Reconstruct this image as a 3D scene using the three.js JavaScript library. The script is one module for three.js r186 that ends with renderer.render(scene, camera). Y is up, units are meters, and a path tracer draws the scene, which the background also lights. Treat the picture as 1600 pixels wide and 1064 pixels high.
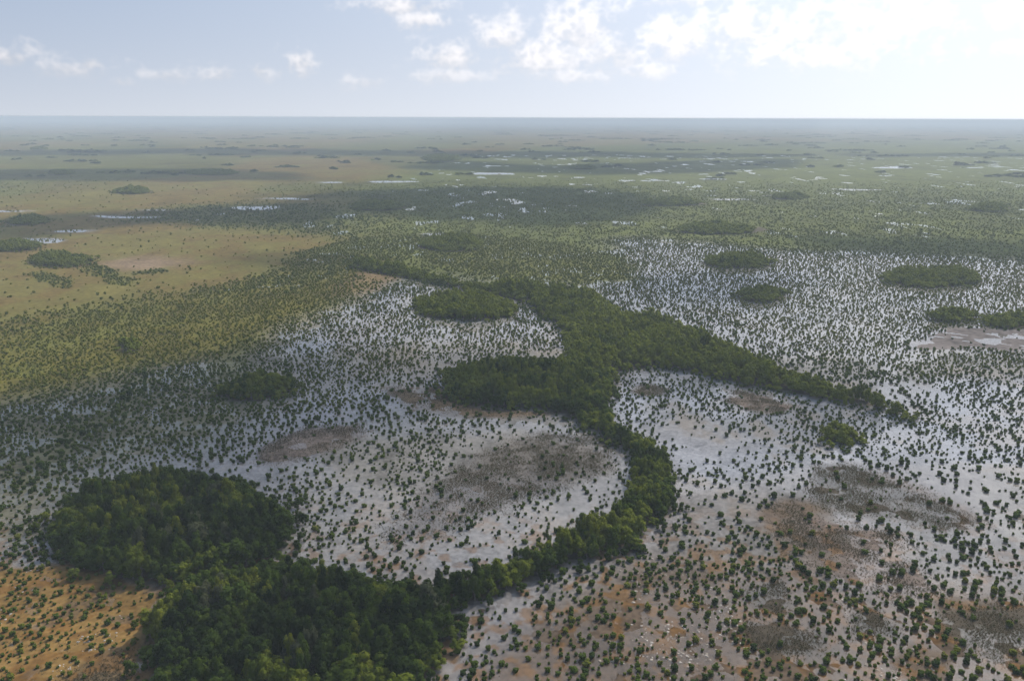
import * as THREE from 'three';
import { mergeGeometries } from 'three/addons/utils/BufferGeometryUtils.js';

// ---------------------------------------------------------------- camera, sky, sun, exposure
const scene = new THREE.Scene();
const camera = new THREE.PerspectiveCamera(45, 1600 / 1064, 1, 90000);
camera.position.set(0, 100, 0);                       // a helicopter 100 m above the marsh
camera.rotation.order = 'YXZ';
camera.rotation.set(THREE.MathUtils.degToRad(-15.15), 0, THREE.MathUtils.degToRad(0.2));

const renderer = new THREE.WebGLRenderer({ antialias: true });
renderer.toneMapping = THREE.LinearToneMapping;
renderer.toneMappingExposure = 1.0;
renderer.shadowMap.enabled = true;

const SUN_AZ = 38, SUN_EL = 40;                       // degrees right of straight ahead, above the horizon
const rad = Math.PI / 180;
const SUN = new THREE.Vector3(Math.sin(SUN_AZ * rad) * Math.cos(SUN_EL * rad), Math.sin(SUN_EL * rad), -Math.cos(SUN_AZ * rad) * Math.cos(SUN_EL * rad));
const sun = new THREE.DirectionalLight(new THREE.Color(1, 0.94, 0.83), 5.0);
sun.name = 'sun';
sun.position.copy(SUN).multiplyScalar(2000).add(new THREE.Vector3(0, 0, -400));
sun.target.position.set(0, 0, -400);
sun.castShadow = true;
sun.shadow.radius = 3.5;
sun.shadow.mapSize.set(4096, 4096);
Object.assign(sun.shadow.camera, { left: -700, right: 700, top: 700, bottom: -700, near: 1, far: 5000 });
scene.add(sun, sun.target);

const HAZE = { color: new THREE.Color(0.82, 0.92, 1.0), density: 0.00022 };
scene.fog = new THREE.FogExp2(HAZE.color, HAZE.density);

// ---------------------------------------------------------------- seeded noise
function rng(seed) { let s = seed | 0; return () => { s = (s + 0x6d2b79f5) | 0; let t = Math.imul(s ^ (s >>> 15), 1 | s); t = (t + Math.imul(t ^ (t >>> 7), 61 | t)) ^ t; return ((t ^ (t >>> 14)) >>> 0) / 4294967296; }; }
const { clamp, smoothstep, lerp } = THREE.MathUtils;
const hash2 = (x, y, s) => { let h = Math.imul(x, 374761393) ^ Math.imul(y, 668265263) ^ Math.imul(s, 1274126177); h = Math.imul(h ^ (h >>> 13), 1274126177); h ^= h >>> 16; return (h >>> 0) / 4294967296; };
function noise2(x, y, s = 0) {
  const ix = Math.floor(x), iy = Math.floor(y), fx = x - ix, fy = y - iy, u = fx * fx * (3 - 2 * fx), v = fy * fy * (3 - 2 * fy);
  const a = hash2(ix, iy, s), b = hash2(ix + 1, iy, s), c = hash2(ix, iy + 1, s), d = hash2(ix + 1, iy + 1, s);
  return a + (b - a) * u + (c - a) * v + (a - b - c + d) * u * v;
}
function fbm(x, y, oct, s = 0) { let a = 0.5, sum = 0, n = 0; for (let i = 0; i < oct; i++) { sum += a * noise2(x, y, s + i); n += a; a *= 0.5; x = x * 2.03 + 17.1; y = y * 2.03 + 9.7; } return sum / n; }
function noise3(x, y, z, s) { const iz = Math.floor(z), f = z - iz, w = f * f * (3 - 2 * f); return lerp(noise2(x, y, s + iz * 131), noise2(x, y, s + iz * 131 + 131), w); }
function fbm3(x, y, z, oct, s) { let a = 0.5, sum = 0, n = 0; for (let i = 0; i < oct; i++) { sum += a * noise3(x, y, z, s + i * 7); n += a; a *= 0.52; x *= 2.1; y *= 2.1; z *= 2.1; } return sum / n; }

// ---------------------------------------------------------------- tables (metres on the ground, x to the right, z towards the viewer)
const FOREST = {
  'round thicket': [[-112.9,-181.1],[-115.1,-188.5],[-114.5,-198.4],[-110.0,-206.7],[-101.3,-210.8],[-89.8,-213.5],[-79.7,-210.3],[-68.9,-203.6],[-59.6,-194.7],[-54.9,-187.8],[-54.3,-180.5],[-56.3,-173.6],[-60.1,-168.9],[-67.7,-165.4],[-77.9,-161.9],[-87.7,-164.7],[-98.0,-168.0],[-107.0,-174.1]],
  'wide thicket': [[-70.1,-140.8],[-72.2,-147.5],[-71.8,-152.1],[-68.9,-157.9],[-65.7,-160.7],[-58.2,-163.7],[-51.6,-165.6],[-41.0,-163.0],[-33.4,-160.4],[-24.6,-157.1],[-20.1,-154.3],[-14.7,-153.8],[-11.5,-148.0],[-11.6,-144.5],[-13.5,-139.6],[-15.1,-132.6],[-16.9,-125.6],[-19.6,-119.4],[-65.6,-119.2],[-64.7,-124.9],[-66.8,-133.5]],
  'tree belt': [[-25.4,-162.4],[-21.7,-154.2],[-16.7,-156.7],[-9.0,-161.9],[-1.8,-165.8],[5.8,-172.0],[11.1,-176.6],[13.6,-182.1],[19.6,-184.2],[24.8,-192.8],[32.1,-200.4],[35.7,-216.5],[38.0,-227.8],[36.7,-236.5],[32.0,-248.5],[24.2,-262.0],[17.6,-272.7],[13.7,-270.7],[21.5,-291.8],[37.9,-312.0],[35.8,-296.8],[32.8,-276.2],[33.4,-256.0],[39.2,-242.2],[43.1,-234.1],[45.0,-227.2],[45.6,-216.0],[44.7,-207.7],[41.2,-197.8],[32.7,-187.6],[29.0,-177.6],[26.2,-179.1],[21.2,-177.7],[19.7,-172.7],[13.0,-170.8],[5.7,-164.8],[-0.2,-160.4],[-6.4,-156.6],[-11.8,-151.9],[-16.0,-152.8]],
  'mid thicket': [[-26.5,-310.0],[-24.3,-315.2],[-13.0,-322.2],[8.0,-326.1],[25.2,-326.4],[38.5,-315.1],[36.7,-298.7],[29.4,-273.3],[18.2,-273.9],[11.5,-277.9],[-4.5,-277.0],[-17.3,-282.1],[-24.1,-294.3]],
  'long thicket': [[-112.4,-578.6],[-82.6,-560.4],[-57.7,-528.9],[-34.9,-500.3],[-17.4,-486.1],[4.2,-498.7],[22.9,-475.2],[44.0,-475.7],[51.1,-446.6],[56.8,-418.8],[68.0,-405.5],[81.9,-393.6],[88.7,-367.7],[98.6,-348.9],[101.6,-329.8],[109.9,-314.1],[119.7,-299.1],[129.7,-287.7],[133.8,-275.7],[138.8,-267.1],[143.4,-269.0],[137.8,-268.6],[130.5,-277.6],[118.1,-287.2],[108.8,-294.5],[94.4,-303.6],[77.9,-318.4],[68.9,-325.4],[53.2,-327.1],[39.5,-323.1],[33.1,-311.1],[25.5,-330.4],[26.3,-362.5],[23.7,-399.4],[16.2,-424.3],[10.0,-450.4],[-1.9,-462.7],[-27.5,-486.1],[-56.2,-514.0],[-78.9,-533.6],[-110.2,-558.6]],
  'oval thicket': [[-56.4,-442.1],[-50.2,-450.7],[-37.0,-464.7],[-18.5,-465.1],[-3.7,-448.5],[1.0,-429.4],[-0.0,-418.5],[-9.9,-409.6],[-26.3,-409.4],[-43.6,-418.7]],
  'small thicket': [[-108.6,-289.6],[-108.6,-295.3],[-104.0,-303.8],[-97.5,-307.0],[-88.6,-301.9],[-84.5,-296.9],[-84.5,-290.2],[-91.4,-285.1],[-100.3,-283.6]]
};
const HAMMOCKS = [
  [[-23.8,-669.8],[-26.6,-650.7],[-35.2,-637.2],[-47.3,-632.2],[-60.1,-636.7],[-70.6,-649.7],[-76.1,-668.6],[-74.7,-688.7],[-66,-704],[-53,-711],[-39,-705],[-28.1,-689.8]],
  [[186.2,-587.0],[178.9,-573.4],[167.6,-563.8],[155.1,-560.1],[144.4,-563.3],[138.1,-572.6],[138.0,-586.0],[144.4,-600.1],[156.1,-611.1],[169.7,-615.4],[181.1,-611.6],[187.1,-601.0]],
  [[304.8,-525.3],[292.8,-511.1],[275.9,-501.0],[258.6,-497.2],[244.7,-500.4],[237.7,-510.1],[239.6,-524.1],[250.5,-539.0],[268.0,-550.7],[287.2,-555.3],[302.2,-551.3],[308.6,-540.1]],
  [[158.6,-469.0],[154.3,-461.0],[147.7,-455.2],[140.6,-453.1],[134.6,-455.0],[131.4,-460.6],[131.7,-468.5],[135.7,-476.8],[142.4,-483.1],[150.0,-485.5],[156.3,-483.3],[159.4,-477.2]],
  [[267.9,-408.0],[262.5,-401.8],[255.3,-397.4],[248.3,-395.7],[243.1,-397.2],[241.1,-401.5],[242.9,-407.6],[248.1,-413.9],[255.4,-418.8],[262.9,-420.6],[268.3,-419.0],[270.1,-414.3]],
  [[-301.0,-579.6],[-297.7,-567.7],[-300.7,-559.1],[-308.9,-555.9],[-320.3,-558.7],[-332.2,-566.9],[-341.5,-578.8],[-345.7,-591.1],[-343.3,-600.7],[-334.7,-604.4],[-322.3,-601.1],[-309.9,-591.9]],
  [[110.8,-250.1],[109.3,-247.6],[107.0,-245.7],[104.7,-245.1],[102.9,-245.7],[102.1,-247.5],[102.5,-250.0],[104.0,-252.6],[106.2,-254.5],[108.6,-255.2],[110.5,-254.5],[111.3,-252.6]],
  [[242.0,-417.4],[238.1,-413.1],[232.2,-409.9],[225.8,-408.7],[220.6,-409.8],[217.9,-412.8],[218.5,-417.1],[222.2,-421.5],[228.2,-424.8],[234.8,-426.1],[240.2,-425.0],[242.8,-421.8]],
  [[-167.1,-354.6],[-165.8,-350.4],[-165.9,-347.4],[-167.4,-346.2],[-169.8,-347.3],[-172.6,-350.3],[-175.1,-354.5],[-176.5,-358.8],[-176.5,-362.1],[-175.0,-363.3],[-172.5,-362.1],[-169.6,-358.9]],
  [[-500,-1142],[-494,-1122],[-497,-1108],[-506,-1103],[-519,-1107],[-534,-1121],[-546,-1140],[-553,-1161],[-551,-1177],[-542,-1183],[-527,-1178],[-512,-1163]],
  [[231,-1017],[222,-997],[206,-983],[188,-978],[172,-982],[162,-995],[160,-1015],[168,-1035],[184,-1051],[203,-1057],[220,-1052],[230,-1037]],
  [[391,-1100],[382,-1081],[369,-1068],[356,-1063],[346,-1067],[341,-1080],[343,-1098],[352,-1117],[366,-1132],[380,-1137],[390,-1132],[395,-1119]],
  [[575,-962],[562,-944],[547,-931],[533,-927],[525,-931],[523,-943],[530,-960],[543,-979],[559,-993],[573,-998],[582,-993],[583,-980]],
  [[-132,-2138],[-133,-2055],[-146,-1998],[-167,-1976],[-191,-1994],[-214,-2050],[-229,-2131],[-231,-2221],[-220,-2292],[-196,-2321],[-168,-2296],[-144,-2227]],
  [[-127,-960],[-128,-939],[-136,-923],[-150,-918],[-165,-923],[-178,-937],[-186,-958],[-186,-980],[-177,-997],[-163,-1003],[-147,-998],[-133,-981]],
  [[-507,-1537],[-503,-1506],[-512,-1484],[-531,-1475],[-556,-1481],[-581,-1502],[-599,-1532],[-605,-1564],[-596,-1590],[-576,-1600],[-549,-1592],[-523,-1569]],
  [[-800,-1521],[-790,-1495],[-787,-1477],[-794,-1469],[-807,-1476],[-824,-1494],[-841,-1519],[-853,-1546],[-856,-1567],[-850,-1575],[-835,-1568],[-817,-1548]],
  [[171,-1739],[165,-1710],[154,-1690],[140,-1682],[128,-1688],[120,-1708],[118,-1736],[124,-1765],[135,-1787],[149,-1796],[162,-1789],[170,-1768]],
  [[226,-765],[216,-749],[201,-737],[182,-733],[166,-736],[156,-747],[154,-763],[162,-779],[178,-792],[198,-797],[215,-793],[225,-781]],
  [[-457,-809],[-451,-794],[-451,-783],[-458,-779],[-468,-782],[-480,-793],[-492,-808],[-498,-824],[-499,-836],[-492,-840],[-481,-836],[-468,-825]],
  [[-1487,-2687],[-1467,-2644],[-1458,-2613],[-1463,-2601],[-1481,-2611],[-1506,-2640],[-1533,-2682],[-1555,-2726],[-1565,-2760],[-1560,-2774],[-1541,-2762],[-1514,-2730]],
  [[-373.5,-644.4],[-369.5,-633.0],[-371.2,-624.8],[-377.9,-621.7],[-388.1,-624.4],[-399.1,-632.3],[-408.3,-643.6],[-413.1,-655.3],[-411.9,-664.4],[-404.9,-667.9],[-394.0,-664.8],[-382.4,-656.1]]
];
const ZONES = [   // outline on the ground (m), soft edge, colour, height, shrubs per square metre, shrub size, sedge, olive tint
  { at: [[-230,-1242],[-180,-2346],[528,-3503],[3340,-4656],[227.7,-291.7],[47.7,-289.8],[-101.0,-532.0]], soft: 70, c: [0.102,0.112,0.031], h: 0.115, sd: 0.085, ss: 1.2, g: 0, o: 0.85 },
  { at: [[-243.7,-243.3],[-154.3,-315.1],[-108.7,-353.6],[-86.8,-453.9],[-64.8,-510.8],[-16.3,-511.6],[53.6,-483.0],[107.0,-687.0],[198.7,-634.5],[432.6,-579.0],[88.7,-96.8],[-110.8,-96.0]], soft: 50, c: [0.185,0.172,0.168], h: -0.12, sd: 0.13, ss: 1.35, g: 0, o: 0.3 },
  { at: [[-1037,-1122],[-334,-859],[-176,-703],[-157.8,-608.5],[-153.3,-509.2],[-186.8,-469.7],[-215.7,-435.6],[-234.4,-406.1],[-327.2,-335.8]], soft: 45, c: [0.14,0.1,0.032], h: 0.3, sd: 0.004, ss: 1.4, g: 0, o: 1 },
  { at: [[-108.2,-460.4],[-112.6,-527.2],[-93.0,-560.8],[-67.4,-532.6],[-77.9,-490.3],[-88.1,-460.7]], soft: 5, c: [0.162,0.113,0.058], h: 0.1, sd: 0.004, ss: 1.5, g: 0, o: 1 },
  { at: [[-327.2,-335.8],[-234.4,-406.1],[-215.7,-435.6],[-186.8,-469.7],[-153.3,-509.2],[-131.4,-555.1],[-92.2,-453.8],[-91.6,-408.2],[-101.5,-382.1],[-108.7,-353.6],[-147.7,-324.0],[-165.4,-287.5],[-239.0,-238.1]], soft: 36, c: [0.118,0.102,0.022], h: 0.1, sd: 0.42, ss: 1.1, g: 0, o: 1 },
  { at: [[-186.8,-469.7],[-159.5,-530.9],[-161.6,-623.5],[-126.8,-674.1],[-76.9,-610.2],[-103.1,-543.5],[-115.4,-520.5],[-124.3,-489.5],[-139.7,-461.6]], soft: 8, c: [0.118,0.102,0.022], h: 0.04, sd: 0.26, ss: 1.3, g: 0, o: 0.8 },
  { at: [[-239.0,-238.1],[-165.4,-287.5],[-147.7,-324.0],[-107.2,-348.5],[-81.5,-274.6],[-92.0,-239.4],[-120.5,-220.0],[-114.9,-185.6],[-122.0,-176.1],[-182.7,-175.7]], soft: 20, c: [0.125,0.115,0.075], h: 0, sd: 0.55, ss: 1.2, g: 0, o: 0.45 },
  { at: [[-146.9,-217.5],[-147.8,-238.9],[-143.8,-267.5],[-149.8,-311.0],[-149.6,-328.5],[-138.8,-302.9],[-132.8,-267.6],[-135.2,-233.9],[-135.4,-207.2]], soft: 3, c: [0.12,0.113,0.064], h: 0.02, sd: 0.45, ss: 1.8, g: 0, o: 0.4 },
  { at: [[-107.6,-382.0],[-86.8,-453.9],[-64.8,-510.8],[-0.1,-455.3],[19.7,-409.8],[25.2,-345.1],[-27.5,-339.5],[-27.3,-304.2],[-54.4,-274.8],[-79.3,-274.6],[-101.6,-338.5]], soft: 24, c: [0.235,0.218,0.203], h: -0.1, sd: 0.31, ss: 1.1, g: 0, o: 0.65 },
  { at: [[53.6,-483.0],[108.7,-698.3],[197.7,-631.4],[290.7,-618.1],[423.3,-566.0],[264.3,-343.1],[166.9,-314.6],[109.5,-356.5],[88.3,-425.1]], soft: 45, c: [0.235,0.218,0.203], h: -0.1, sd: 0.42, ss: 1, g: 0, o: 0.85 },
  { at: [[41.2,-326.2],[77.8,-317.8],[108.7,-294.1],[141.6,-267.2],[169.5,-314.6],[244.6,-315.5],[181.6,-227.1],[97.1,-231.1],[54.2,-212.8],[48.7,-221.4],[47.3,-245.9],[35.7,-269.3]], soft: 6, c: [0.205,0.205,0.222], h: -0.22, sd: 0.22, ss: 1.05, g: 0, o: 0.4 },
  { at: [[43.3,-260.1],[69.9,-263.4],[74.0,-246.2],[64.1,-230.8],[52.4,-230.7],[49.4,-240.7]], soft: 6, c: [0.21,0.205,0.215], h: -0.25, sd: 0.02, ss: 1.1, g: 0, o: 0.1 },
  { at: [[-45.3,-274.9],[-8.9,-272.0],[15.8,-272.3],[31.5,-251.3],[38.2,-233.0],[34.1,-210.6],[20.1,-194.1],[11.4,-185.8],[-2.9,-174.5],[-22.6,-162.7],[-44.4,-170.8],[-54.5,-175.1],[-55.9,-186.0],[-50.2,-211.9],[-49.0,-245.0]], soft: 4, c: [0.188,0.176,0.168], h: -0.12, sd: 0.15, ss: 1.1, g: 0, o: 0.3 },
  { at: [[-54.9,-176.5],[-56.9,-196.4],[-69.3,-216.0],[-64.0,-239.6],[-54.4,-274.8],[-24.9,-275.1],[-24.0,-240.0],[-32.2,-212.1],[-35.6,-189.5],[-35.3,-169.4]], soft: 6, c: [0.184,0.171,0.159], h: -0.1, sd: 0.26, ss: 1.2, g: 0, o: 0.4 },
  { at: [[-28.6,-179.8],[-31.9,-186.2],[-26.1,-206.1],[-15.2,-227.7],[-1.9,-245.5],[10.7,-255.7],[31.2,-248.5],[32.8,-225.8],[18.4,-215.9],[0.2,-202.4],[-15.9,-186.3]], soft: 5, c: [0.115,0.1,0.09], h: -0.04, sd: 0.06, ss: 1.1, g: 0.8, o: 0.2 },
  { at: [[-51.9,-302.3],[-27.2,-302.6],[-9.0,-275.3],[16.0,-274.9],[11.2,-267.7],[-8.7,-265.7],[-36.2,-275.0]], soft: 3, c: [0.12,0.085,0.053], h: 0.02, sd: 0.03, ss: 1.2, g: 0.2, o: 0.4 },  // brown mud below the mid thicket, with a shadow strip put into its colour
  { at: [[-79.6,-228.6],[-77.5,-244.8],[-70.1,-256.0],[-51.9,-261.0],[-46.8,-250.6],[-55.8,-238.7],[-67.1,-228.7]], soft: 3, c: [0.144,0.113,0.093], h: 0.03, sd: 0.015, ss: 1.1, g: 0.6, o: 0.4 },
  { at: [[-161.6,-168.6],[-103.4,-169.8],[-79.8,-162.9],[-74.4,-158.6],[-71.6,-143.6],[-67.3,-129.3],[-60.8,-108.4],[-111.5,-108.1]], soft: 3, c: [0.165,0.1,0.034], h: 0.05, sd: 0.27, ss: 1, g: 0.02, o: 0.6 },
  { at: [[-72.1,-143.6],[-75.4,-152.5],[-75.8,-158.5],[-80.1,-163.7],[-78.9,-164.2],[-73.6,-159.8],[-73.5,-151.3],[-69.7,-141.5]], soft: 1, c: [0.18,0.158,0.159], h: -0.15, sd: 0.02, ss: 1.2, g: 0, o: 0.3 },
  { at: [[-84.2,-124.7],[-81.4,-135.1],[-74.7,-139.0],[-70.6,-139.9],[-64.0,-121.5]], soft: 3, c: [0.102,0.073,0.042], h: 0.08, sd: 0.02, ss: 1, g: 0.9, o: 0.6 },
  { at: [[-10.5,-115.6],[-4.8,-139.8],[14.2,-159.1],[30.0,-171.3],[53.1,-174.3],[72.7,-166.0],[137.4,-165.1],[102.5,-116.2]], soft: 9, c: [0.096,0.068,0.047], h: -0.035, sd: 0.3, ss: 1.2, g: 0.01, o: 0.5 },
  { at: [[40.7,-180.3],[64.5,-186.9],[109.7,-187.2],[146.5,-177.9],[137.4,-165.1],[72.7,-166.0],[53.1,-174.3]], soft: 9, c: [0.154,0.141,0.132], h: -0.08, sd: 0.2, ss: 1.3, g: 0.02, o: 0.35 },
  { at: [[107.7,-224.1],[115.8,-213.3],[121.1,-199.6],[121.2,-190.6],[111.4,-190.6],[106.6,-201.3],[101.3,-209.1]], soft: 4, c: [0.085,0.052,0.028], h: -0.05, sd: 0.05, ss: 1.3, g: 0.2, o: 0.5 },
  { at: [[64.2,-197.3],[75.1,-204.9],[84.2,-201.1],[79.2,-192.1],[70.9,-186.9],[63.4,-188.5]], soft: 4, c: [0.09,0.056,0.033], h: -0.05, sd: 0.05, ss: 1.3, g: 0.2, o: 0.5 },
  { at: [[82.3,-208.1],[93.4,-226.3],[103.6,-227.8],[109.1,-214.5],[116.9,-201.4],[116.4,-192.3],[107.7,-186.5],[99.0,-192.2],[91.0,-196.8],[80.9,-196.7]], soft: 3, c: [0.062,0.05,0.036], h: -0.02, sd: 0.03, ss: 1.3, g: 1, o: 0.4 },
  { at: [[67.6,-197.3],[75.6,-201.1],[80.9,-192.1],[89.8,-189.7],[98.1,-183.2],[96.4,-176.1],[89.3,-174.0],[93.1,-166.1],[93.4,-160.9],[83.2,-157.1],[75.4,-165.5],[67.7,-168.1],[65.3,-176.8]], soft: 4, c: [0.132,0.102,0.085], h: -0.02, sd: 0.04, ss: 1.3, g: 0.9, o: 0.4 },
  { at: [[49.9,-161.9],[60.7,-164.6],[61.3,-155.7],[58.3,-150.5],[53.3,-154.0]], soft: 2, c: [0.062,0.05,0.036], h: 0, sd: 0.02, ss: 1.1, g: 1, o: 0.5 },
  { at: [[47.8,-144.9],[51.9,-149.3],[57.8,-147.2],[63.5,-141.2],[62.8,-137.2],[56.5,-135.8],[49.1,-139.7]], soft: 2, c: [0.062,0.05,0.036], h: 0.02, sd: 0.01, ss: 1.1, g: 1, o: 0.5 },
  { at: [[70.7,-149.9],[77.0,-152.2],[78.3,-145.5],[73.9,-141.9],[69.0,-144.0]], soft: 2, c: [0.062,0.05,0.036], h: 0, sd: 0.02, ss: 1.1, g: 0.9, o: 0.5 },
  { at: [[89.3,-151.2],[98.6,-154.7],[114.3,-153.6],[105.7,-140.1],[93.4,-136.0],[88.1,-140.0],[86.9,-145.2]], soft: 3, c: [0.062,0.05,0.036], h: 0, sd: 0.03, ss: 1.2, g: 0.8, o: 0.5 },
  { at: [[174.8,-354.1],[197.6,-383.8],[229.3,-396.8],[303.3,-397.8],[270.1,-351.2],[207.7,-356.7]], soft: 5, c: [0.15,0.128,0.118], h: 0.02, sd: 0.012, ss: 1.2, g: 0.15, o: 0.4 },
  { at: [[77.8,-286.5],[85.3,-296.9],[95.5,-290.3],[103.6,-279.1],[93.5,-272.4],[81.8,-274.9]], soft: 2, c: [0.138,0.107,0.085], h: 0, sd: 0.02, ss: 1.1, g: 0.9, o: 0.4 },
  { at: [[45.3,-298.0],[52.6,-305.9],[59.3,-301.2],[55.6,-291.3],[47.8,-290.5]], soft: 2, c: [0.132,0.107,0.085], h: 0, sd: 0.02, ss: 1.1, g: 0.9, o: 0.4 },
  { at: [[-289.2,-564.5],[-287.6,-599.9],[-254.9,-600.6],[-227.9,-578.9],[-240.2,-543.3],[-265.7,-542.8]], soft: 18, c: [0.19,0.135,0.085], h: 0.3, sd: 0, ss: 1, g: 0, o: 1 },
  { at: [[-321.8,-532.3],[-316.5,-541.8],[-273.1,-507.0],[-263.6,-487.0],[-280.3,-490.7]], soft: 3, c: [0.118,0.102,0.022], h: 0.2, sd: 0.3, ss: 1.3, g: 0, o: 0.7 },
  { at: [[-294.2,-556.8],[-295.5,-577.5],[-259.3,-533.5],[-253.1,-515.8],[-273.6,-524.2]], soft: 3, c: [0.118,0.102,0.022], h: 0.1, sd: 0.3, ss: 1.3, g: 0, o: 0.7 },
  { at: [[-255.1,-507.3],[-251.0,-520.2],[-235.5,-505.6],[-233.9,-491.5],[-247.4,-495.2]], soft: 3, c: [0.118,0.102,0.022], h: 0.2, sd: 0.3, ss: 1.3, g: 0, o: 0.7 },
  { at: [[-250.9,-538.3],[-234.6,-550.6],[-229.9,-541.1],[-244.7,-529.2]], soft: 3, c: [0.118,0.102,0.022], h: 0.2, sd: 0.25, ss: 1.3, g: 0, o: 0.7 },
  { at: [[-395,-819],[-383,-990],[-246,-995],[-133,-854],[-132,-704],[-182,-727],[-306,-786]], soft: 35, c: [0.085,0.085,0.024], h: 0.12, sd: 0.08, ss: 1.4, g: 0, o: 0.5 },
  { at: [[-161.6,-623.5],[-132,-704],[-59,-747],[31.8,-685.2],[86.5,-613.7],[81.1,-513.4],[40.1,-508.5],[-16.6,-520.2],[-76.9,-610.2]], soft: 10, c: [0.115,0.115,0.03], h: 0.03, sd: 0.32, ss: 1.2, g: 0, o: 0.85 }
];
const POOLS = [
  [[-266,-950],[-269,-939],[-280,-932],[-297,-931],[-313,-938],[-322,-949],[-320,-960],[-308,-968],[-291,-969],[-275,-962]],
  [[-374.8,-682.8],[-373.5,-673.1],[-380.2,-667.1],[-392.3,-666.9],[-405.4,-672.4],[-414.8,-681.8],[-416.6,-691.7],[-410.0,-698.1],[-397.4,-698.4],[-383.8,-692.5]],
  [[-380,-739],[-381,-734],[-389,-732],[-399,-732],[-409,-734],[-414,-738],[-413,-742],[-406,-744],[-395,-745],[-385,-742]],
  [[-366,-858],[-369,-852],[-382,-847],[-400,-847],[-417,-850],[-426,-857],[-423,-864],[-410,-868],[-392,-869],[-375,-865]],
  [[-260,-1051],[-265,-1045],[-280,-1041],[-299,-1040],[-316,-1043],[-324,-1049],[-320,-1055],[-305,-1059],[-285,-1060],[-268,-1057]],
  [[-148,-1348],[-156,-1334],[-179,-1325],[-209,-1323],[-234,-1330],[-246,-1343],[-239,-1358],[-216,-1367],[-185,-1369],[-159,-1361]],
  [[11,-1563],[1,-1546],[-26,-1535],[-58,-1533],[-85,-1542],[-96,-1557],[-87,-1574],[-60,-1585],[-27,-1587],[1,-1578]],
  [[847,-1797],[833,-1779],[811,-1768],[791,-1767],[779,-1776],[780,-1793],[793,-1810],[815,-1822],[836,-1823],[849,-1813]],
  [[309,-1063],[303,-1057],[290,-1053],[276,-1052],[266,-1056],[263,-1062],[269,-1068],[281,-1072],[296,-1073],[306,-1069]],
  [[-510,-896],[-513,-891],[-527,-887],[-546,-887],[-563,-889],[-572,-894],[-569,-899],[-556,-903],[-536,-904],[-519,-901]],
  [[-54,-730],[-56,-726],[-63,-723],[-73,-723],[-80,-725],[-83,-729],[-81,-733],[-74,-736],[-65,-736],[-57,-734]],
  [[358,-1430],[353,-1423],[342,-1418],[329,-1417],[321,-1421],[318,-1428],[324,-1436],[335,-1441],[347,-1441],[356,-1437]],
  [[547,-1229],[537,-1223],[516,-1218],[493,-1217],[475,-1220],[470,-1226],[480,-1232],[500,-1237],[524,-1238],[542,-1235]],
  [[-286,-1328],[-288,-1321],[-297,-1316],[-310,-1316],[-321,-1319],[-326,-1326],[-324,-1333],[-315,-1338],[-303,-1339],[-291,-1335]],
  [[-384,-906],[-384,-901],[-389,-897],[-397,-897],[-404,-900],[-409,-906],[-409,-911],[-404,-915],[-397,-915],[-389,-912]]
];
const SHADED = [
  [[-229.2,-263.5],[-175.0,-305.7],[-156.5,-344.8],[-132.5,-348.1],[-112.4,-377.1],[-108.1,-422.1],[-79.1,-411.1],[-47.2,-365.3],[-27.4,-337.5],[16.5,-338.1],[35.8,-313.1],[22.4,-269.1],[0.1,-265.8],[-40.8,-245.1],[-65.0,-220.4],[-93.6,-222.4],[-129.8,-219.9],[-184.4,-206.8]],
  [[53.6,-329.1],[78.4,-320.4],[101.0,-308.9],[146.6,-272.9],[134.6,-261.6],[102.7,-276.4],[68.0,-295.9],[50.0,-305.1]],
  [[242,-713],[291,-747],[363,-716],[516.5,-696.8],[458.8,-615.8],[312.3,-612.7],[251.2,-642.1]],
  [[48.6,-512.8],[86.2,-547.2],[155.8,-565.8],[195.0,-537.6],[181.3,-475.9],[134.6,-444.3],[87.2,-456.8]],
  [[-665,-776],[-507,-816],[-436,-938],[-292,-993],[-180,-968],[-133,-854],[-180,-719],[-310,-796],[-381.6,-697.7],[-538.8,-624.4]],
  [[-296,-1094],[-230,-1242],[-41,-1300],[154,-1259],[224,-1123],[176,-875],[99,-797],[-0,-805],[-136,-877],[-234,-945]],
  [[-1302,-1547],[-1018,-1663],[-716,-1703],[-392,-1597],[-301,-1398],[-511,-1331],[-809,-1317],[-1041,-1231]],
  [[-226.3,-612.9],[-198.4,-632.0],[-153.1,-608.6],[-112.4,-595.0],[-89.7,-568.5],[-131.4,-555.1],[-178.7,-566.7]],
  [[-2052,-2453],[-1070,-2815],[196,-2604],[940,-2479],[1840,-2697],[1645,-2408],[167,-2218],[-887,-2329],[-1766,-2107]],
  [[-335,-1821],[-154,-1997],[140,-1851],[398,-2098],[773,-2264],[680,-1787],[357,-1563],[-1,-1580]],
  [[-125.5,-195.9],[-116.7,-223.6],[-90.8,-230.4],[-61.4,-214.0],[-50.7,-184.4],[-60.0,-173.0],[-76.1,-175.8],[-92.9,-172.7],[-113.7,-177.7]],
  [[-60.7,-170.7],[-42.3,-174.8],[-20.1,-165.4],[-8.7,-154.1],[-8.3,-134.0],[-17.9,-123.4],[-45.0,-123.2],[-56.1,-137.6],[-58.0,-155.0]]
];
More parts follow.
